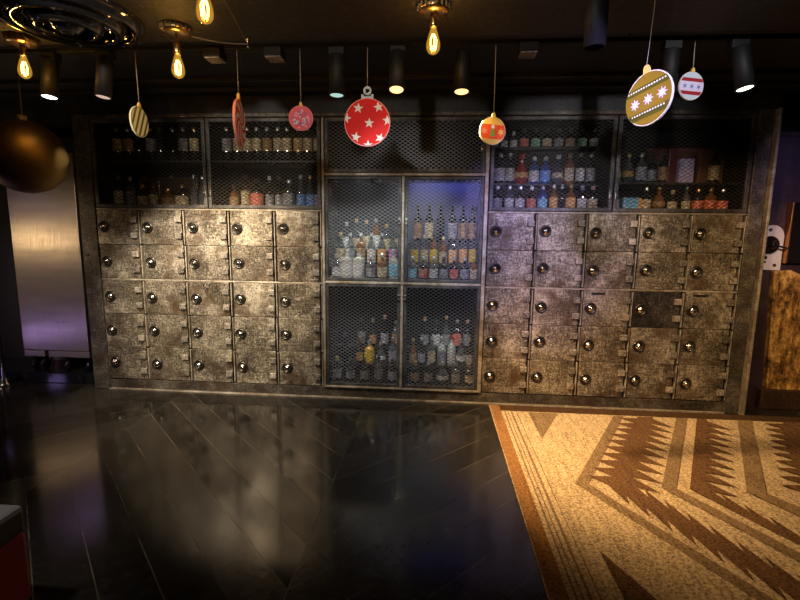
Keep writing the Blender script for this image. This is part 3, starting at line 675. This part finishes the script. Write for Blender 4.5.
# filament pendants
def bulb_glass():
    t = NT('amber_bulb_glass'); g = t.n('BsdfGlossy'); g.inputs['Roughness'].default_value = .05
    tr = t.n('BsdfTransparent'); tr.inputs['Color'].default_value = (1, .78, .38, 1)
    e = t.n('Emission'); e.inputs[0].default_value = (1, .55, .08, 1); e.inputs[1].default_value = .28
    a = t.n('AddShader'); t.l(tr, 0, a, 0); t.l(e, 0, a, 1)
    lw = t.n('LayerWeight'); lw.inputs['Blend'].default_value = .2
    mx = t.n('MixShader'); t.l(lw, 'Facing', mx, 0); t.l(a, 0, mx, 1); t.l(g, 0, mx, 2); t.l(mx, 0, t.out, 0); return t.m
BG = bulb_glass(); FIL = emit('filament', (1, .66, .18), 28)
def pendant(x, y, zb, label):
    t = empty('pendant_lamp', (x, y, ZS), label, 'pendant lamp', 'filament bulb lamps')
    top = zb-ZS+.055
    q = MB(); q.lathe([(.0, 0), (.072, 0), (.072, -.022), (.066, -.034), (.03, -.038), (0, -.038)], n=36)
    for i in range(18):
        a = 2*math.pi*i/18; q.box(.0715*math.cos(a)-.004, .0715*math.cos(a)+.004, .0715*math.sin(a)-.004, .0715*math.sin(a)+.004, -.024, -.002)
    q.obj('canopy', M['brass'], t)
    q = MB(); q.lathe([(.006, -.037), (.006, top+.05), (.016, top+.048), (.018, top), (.014, top-.006), (0, top-.006)], n=18); q.obj('socket', M['brass'], t)
    q = MB(); q.lathe([(.013, 0), (.014, -.012), (.022, -.035), (.031, -.068), (.033, -.085), (.030, -.102), (.02, -.116), (.008, -.122), (0, -.123)], n=24)
    b_ = q.obj('bulb', BG, t, (0, 0, top))
    q = MB()
    for i in range(5):
        a = 2*math.pi*i/5; c, s = math.cos(a), math.sin(a)
        q.tube([(.006*c, .006*s, -.035), (.015*c, .015*s, -.060), (.013*c, .013*s, -.098)], .0016, 5)
    q.obj('filament', FIL, b_)
    L = bpy.data.lights.new('bulb_light', 'POINT'); L.energy = 3.2; L.color = (1, .62, .22); L.shadow_soft_size = .02
    o = bpy.data.objects.new('bulb_light', L); COL.objects.link(o); o.location = (x, y, zb-.03)
pendant(-1.065, -1.5, 2.323, 'filament bulb on ribbed brass canopy above the striped green bauble')
pendant(-1.99, -1.415, 2.36, 'filament bulb hanging beside the black air diffuser at far left')
pendant(.248, -1.65, 2.362, 'filament bulb hanging above the orange-lit spotlights in the middle')
pendant(-.625, -2.07, 2.335, 'filament bulb cut off by the top edge, nearest the camera')
def sag(a, b_, s, n=10):
    a, b_ = Vector(a), Vector(b_); return [a.lerp(b_, i/n)-Vector((0, 0, s*math.sin(math.pi*i/n))) for i in range(n+1)]
for a, b_, s, lb in (((-1.05, -1.424, 2.495), (-.754, -1.345, 2.476), .012, 'thin cable looping from ribbed canopy to the ceiling hook'), ((-.754, -1.345, 2.476), (-.64, -2.0, 2.50), .0, 'thin cable running from the ceiling hook towards the camera'), ((-1.95, -1.188, 2.575), (-1.13, -1.188, 2.575), .02, 'thin cable sagging below the black air diffuser')):
    q = MB(); q.tube(sag(a, b_, s), .0028, 6); tag(q.obj('cable', M['cable']), lb, 'cable')
q = MB(); q.lathe([(.012, .02), (.012, .012), (.004, .008), (.004, -.02), (.009, -.025), (0, -.03)], n=10); tag(q.obj('ceiling_hook', M['knob'], None, (-.754, -1.345, 2.4848)), 'small steel ceiling hook holding two thin cables', 'hook')

# big gold ball
t = empty('gold_ball', (-2.42, -1.0, 1.942), 'big matte gold ball hanging in front of the brushed steel unit', 'ball')
q = MB(); n = 24; q.lathe([(.232*math.sin(math.pi*i/n), -.232*math.cos(math.pi*i/n)) for i in range(n+1)], n=48); q.obj('shell', M['gold'], t)
q = MB(); q.lathe([(.03, .225), (.03, .26), (.012, .265), (.004, .27), (.004, .655)], n=14); q.obj('cord', M['cable'], t)

# ---------------------------------------------------------------- flat baubles on strings
def circ(r, n=40, cx=0, cz=0, sx=1): return [(cx+sx*r*math.cos(2*math.pi*i/n), cz+r*math.sin(2*math.pi*i/n)) for i in range(n)]
def star(r, cx, cz, n=5, inner=.42, rot=0): return [(cx+(r if i % 2 == 0 else r*inner)*math.sin(rot+math.pi*i/n), cz+(r if i % 2 == 0 else r*inner)*math.cos(rot+math.pi*i/n)) for i in range(2*n)]
def clip_circle(poly, r):
    out = []
    for x, z in poly:
        d = math.hypot(x, z); out.append((x, z) if d <= r else (x*r/d, z*r/d))
    return out
def chord(r, z0, z1, n=14):
    zs = [z0+(z1-z0)*i/n for i in range(n+1)]
    return [(math.sqrt(max(r*r-z*z, 0)), z) for z in zs]+[(-math.sqrt(max(r*r-z*z, 0)), z) for z in reversed(zs)]
def pm(name, c, rough=.55): return simple(name, c, rough, 0, Specular_IOR_Level=.2)
PA = {'red': pm('bauble_red', (.72, .008, .006)), 'white': pm('bauble_white', (.88, .86, .84)), 'rim': pm('bauble_rim_pink', (.85, .35, .33)), 'gold': pm('bauble_gold', (.26, .165, .012)), 'olive': pm('bauble_olive', (.10, .09, .008)),
      'lav': pm('bauble_lavender', (.78, .66, .86)), 'pink': pm('bauble_pink', (.75, .12, .18)), 'orange': pm('bauble_orange', (.85, .10, .02)), 'yellow': pm('bauble_yellow', (.85, .55, .12)), 'green': pm('bauble_green', (.16, .38, .08)),
      'cream': pm('bauble_cream', (.85, .8, .5)), 'dgreen': pm('bauble_dark_green', (.14, .17, .03)), 'blue': pm('bauble_blue', (.12, .22, .55)), 'ice': pm('bauble_ice', (.6, .66, .75)), 'dred': pm('bauble_dark_red', (.38, .02, .03))}
def bauble(loc, r, yaw, roll, base, deco, label, ztop, cap='gold', th=.012, rim='white', sx=1.0, ring=False):
    """flat printed disc; deco = [(poly, colour)] on both faces, in disc coordinates"""
    t = empty('hanging_bauble', loc, label, 'bauble', 'hanging flat baubles', (0, 0, yaw))
    keys = [base, rim]+sorted({c for _, c in deco}-{base, rim}); mats = [PA[k_] for k_ in keys]
    q = MB(); q.prism([(sx*x, z) for x, z in circ(r*1.0)], -th/2+.001, th/2-.001, 1)
    q.prism([(sx*x, z) for x, z in circ(r*.965)], -th/2, th/2, 0)
    for j, (poly, c) in enumerate(deco):
        for s in (-1, 1):
            y = s*(th/2+.0004+.00025*(j+1)); q.add([(sx*x, y, z) for x, z in poly], [tuple(range(len(poly))) if s < 0 else tuple(reversed(range(len(poly))))], keys.index(c))
    d = q.obj('disc', mats, t, (0, 0, 0), (0, roll, 0))
    q = MB()
    if ring:
        q.box(-.035, -.022, -th*.4, th*.4, r*.97, r*1.16, 0, .002); q.box(.022, .035, -th*.4, th*.4, r*.97, r*1.16, 0, .002); q.box(-.022, .022, -th*.4, th*.4, r*.97, r*1.08, 0, .002)
        q.lathe([(.012, -.004), (.024, -.004), (.024, .004), (.012, .004), (.012, -.004)], (0, 0, r*1.30), 'y', 20); tz = r*1.30+.022
    else:
        w = r*.14; q.prism([(-w, r*.96), (w, r*.96), (w*.8, r*1.18), (w*.4, r*1.28), (-w*.4, r*1.28), (-w*.8, r*1.18)], -th*.45, th*.45); tz = r*1.27
    q.obj('cap', {'gold': PA['yellow'], 'white': PA['ice']}[cap], d)
    x0, z0 = tz*math.sin(roll), tz*math.cos(roll)
    q = MB(); q.tube([(x0, 0, z0-.004), (x0*.6, 0, (ztop-loc[2])*.5+z0*.5), (x0*.3, 0, ztop-loc[2])], .0016, 6); q.obj('string', M['string'], t)
    return t
TZ = 2.528
# red with white stars
D = [(clip_circle(star(.030, x, z, rot=a), .128), 'white') for x, z, a in ((.012, -.004, .05), (-.052, .078, .1), (.066, .083, -.2), (-.122, .024, .3), (-.066, -.082, .2), (.118, .010, -.1), (.075, -.088, .4), (.006, -.128, .0))]
bauble((-.130, -1.17, 2.108), .134, 0.0, 0, 'red', D, 'big red disc bauble with white stars hanging above the mesh doors', TZ, 'white', ring=True, rim='rim')
# gold with stars band
D = [(chord(.108, .034, .062), 'olive'), (chord(.108, -.075, -.045), 'olive'), (chord(.108, -.042, .032), 'gold')]
D += [(star(.026, x, -.004, 8, .42), 'lav') for x in (-.062, .002, .066)]
D += [(circ(.0042, 8, x*.0125, .050), 'cream') for x in range(-7, 8)]+[(circ(.0042, 8, x*.0125, -.055), 'cream') for x in range(-6, 7)]
bauble((1.163, -1.8, 2.052), .110, R(-62), R(-10), 'gold', D, 'gold tilted disc bauble with a row of pale stars', 2.5045, 'gold', rim='cream')
# white/blue/red small
D = [(chord(.070, .022, .040), 'dred'), (chord(.070, -.046, -.028), 'dred'), (chord(.070, -.026, .020), 'lav')]+[(star(.018, x, -.003, 6, .3), 'blue') for x in (-.042, 0, .042)]
bauble((1.641, -1.17, 2.287), .073, R(13), R(2), 'ice', D, 'small white bauble with red bands right of the gold bauble', TZ, 'gold', rim='white')
# orange with tree
D = [(chord(.072, -.044, .034), 'orange'), ([(-.016, -.03), (.016, -.03), (.008, -.008), (.012, -.008), (0, .028), (-.012, -.008), (-.008, -.008)], 'green'), (circ(.011, 12, 0, .022), 'white'), (star(.022, .048, -.004, 6, .45), 'yellow'), (star(.022, -.048, -.004, 6, .45), 'rim')]
bauble((.586, -1.17, 2.058), .076, R(12), R(3), 'yellow', D, 'orange and yellow bauble printed with a small green tree', TZ, 'gold', rim='cream')
# pink with snow crystals
rr = random.Random(3); D = []
for _ in range(46):
    a = rr.uniform(0, 6.28); d_ = .05*math.sqrt(rr.random()); D.append((star(.0075, d_*math.cos(a), d_*math.sin(a)-.008, 6, .4), 'lav' if rr.random() < .75 else 'blue'))
bauble((-.520, -1.17, 2.134), .070, R(8), 0, 'pink', D, 'round pink bauble speckled with pale snowflakes', TZ, 'gold', rim='rim')
# green striped, turned
D = []
for i in range(-2, 3):
    x = i*.042; pts = [(x-.012+.06*(z/.09)*.5, z) for z in [-.085+.17*k/8 for k in range(9)]]; pts2 = [(x+.012+.06*(z/.09)*.5, z) for z in [.085-.17*k/8 for k in range(9)]]
    D.append((clip_circle(pts+pts2, .083), 'cream'))
bauble((-1.513, -1.17, 2.120), .088, R(92), R(6), 'dgreen', D, 'narrow green bauble with cream stripes, turned sideways', TZ, 'gold', rim='cream')
# candy swirl, nearly edge-on
D = []
for k_ in range(7):
    a0 = 2*math.pi*k_/7; pts = []; back = []
    for j in range(9):
        rr_ = .012+.115*j/8; a = a0+1.3*j/8; pts.append((rr_*math.cos(a), rr_*math.sin(a))); a += .42; back.append((rr_*math.cos(a), rr_*math.sin(a)))
    D.append((pts+back[::-1], 'white'))
bauble((-.893, -1.17, 2.108), .132, R(101), R(2), 'orange', D, 'red and white swirl disc bauble seen nearly edge-on', TZ, 'gold', rim='rim', th=.016)

# ---------------------------------------------------------------- lights
w = bpy.data.worlds.new('World'); scene.world = w; w.use_nodes = True
w.node_tree.nodes['Background'].inputs[0].default_value = (.75, .62, .5, 1); w.node_tree.nodes['Background'].inputs[1].default_value = .02
WARM, WHITE, COOL, ORANGE = (1, .80, .55), (1, .93, .82), (.50, .56, 1), (1, .64, .30)
# lamps in the visible cans
lamp('track_spot', (-2.04, -1.14, 2.25), (-1.9, 0.1, .3), 150, WHITE, 66)
lamp('track_spot', (-1.69, -1.15, 2.25), (-1.4, .1, .2), 170, WARM, 90)
lamp('track_spot', (-.304, -1.16, 2.25), (-.3, .0, .6), 26, (.9, .96, 1), 95)
lamp('track_spot', (.044, -1.215, 2.24), (1.2, -.62, 0), 390, ORANGE, 60, 1)
lamp('track_spot', (.404, -1.215, 2.24), (1.75, -.75, 0), 290, ORANGE, 75, 1)
lamp('track_spot', (1.86, -1.16, 2.25), (2.7, .0, .9), 50, ORANGE, 80)
# added unseen spots overhead that fill the cabinets, baubles and side recesses
HR = .05
lamp('fill_spot', (-1.3, -3.0, 2.43), (-1.65, 0, .82), 560, WARM, 34, .7, HR)
lamp('fill_spot', (.2, -3.0, 2.43), (.0, 0, 1.12), 190, (.88, .92, 1), 31, .7, HR)
lamp('fill_spot', (.9, -3.0, 2.43), (1.1, 0, 1.36), 330, (.50, .44, 1), 32, .8, HR)
lamp('fill_spot', (1.7, -3.0, 2.43), (1.6, 0, .85), 125, (1, .72, .58), 36, .8, HR)
lamp('fill_spot', (-.2, -3.2, 2.43), (.1, -1.17, 2.12), 44, (1, .95, .88), 96, .7, HR)
lamp('fill_spot', (2.9, -2.8, 2.43), (3.05, .1, .7), 190, ORANGE, 40, .8, HR)
lamp('fill_spot', (-3.0, -2.8, 2.43), (-3.3, .1, 1.0), 120, WARM, 36, .8, HR)
lamp('fill_spot', (-3.9, -1.6, 2.43), (-3.6, .1, 1.0), 30, (.55, .42, 1), 50, .8, HR)
lamp('fill_spot', (-1.75, -2.9, 2.43), (-1.62, -2.62, .4), 90, (1, .9, .85), 40, .8, HR)
lamp('fill_spot', (-1.2, -3.1, 2.43), (-1.5, .2, 2.08), 115, (1, .93, .8), 30, .8, HR)
lamp('fill_spot', (1.6, -3.1, 2.43), (1.6, .2, 2.05), 105, (.95, .93, 1), 34, .8, HR)
lamp('fill_spot', (3.2, -2.6, 2.43), (3.3, .2, 1.75), 60, (.62, .5, 1), 30, .8, HR)
def point(loc, e, c, r=.08):
    L = bpy.data.lights.new('steel_glint_light', 'POINT'); L.energy = e; L.color = c; L.shadow_soft_size = r
    o = bpy.data.objects.new('steel_glint_light', L); COL.objects.link(o); o.location = loc
point((-4.1, -.8, 1.36), 7, (1, .72, .36)); point((-4.15, -.8, .3), 2.2, (.50, .36, 1))  # unseen lights added to lay warm and violet bands on the steel door
# LED strip inside the blue compartment
A = bpy.data.lights.new('led_and_fill', 'AREA'); A.shape = 'RECTANGLE'; A.size = .6; A.size_y = .02; A.energy = .6; A.color = (.24, .28, 1)
o = bpy.data.objects.new('led_and_fill', A); COL.objects.link(o); o.location = (.34, .32, 1.93); aim(o, (0, 1, -.6))

def strip(x, z, e, c, w=.58):  # added fill strips that brighten the bottles behind the mesh doors
    A = bpy.data.lights.new('led_and_fill', 'AREA'); A.shape = 'RECTANGLE'; A.size = w; A.size_y = .012; A.energy = e; A.color = c
    o = bpy.data.objects.new('led_and_fill', A); COL.objects.link(o); A.spread = R(85); o.location = (x, .13, z); aim(o, (0, .12, -1))
strip(-.34, 1.935, 1.5, (.95, 1, .92)); strip(.34, 1.935, .8, (1, .92, .85)); strip(-.34, 1.025, .7, (.95, .97, 1)); strip(.34, 1.025, .9, (.95, 1, 1))
# ---------------------------------------------------------------- camera
cam = bpy.data.cameras.new('camera'); cam.sensor_width = 36; cam.lens = 455/800*36; cam.clip_start = .05
co = bpy.data.objects.new('camera', cam); COL.objects.link(co)
r_ = Vector((.9968, .0787, .0125)); d_ = Vector((.0237, -.1429, -.9894)); f_ = Vector((-.0761, .9866, -.1443))
mat = Matrix((( r_.x, -d_.x, -f_.x, .283), (r_.y, -d_.y, -f_.y, -3.897), (r_.z, -d_.z, -f_.z, 1.475), (0, 0, 0, 1)))
co.matrix_world = mat; scene.camera = co
vs = scene.view_settings; vs.view_transform = 'Standard'; vs.look = 'None'; vs.exposure = 0; vs.gamma = 1; vs.use_curve_mapping = False
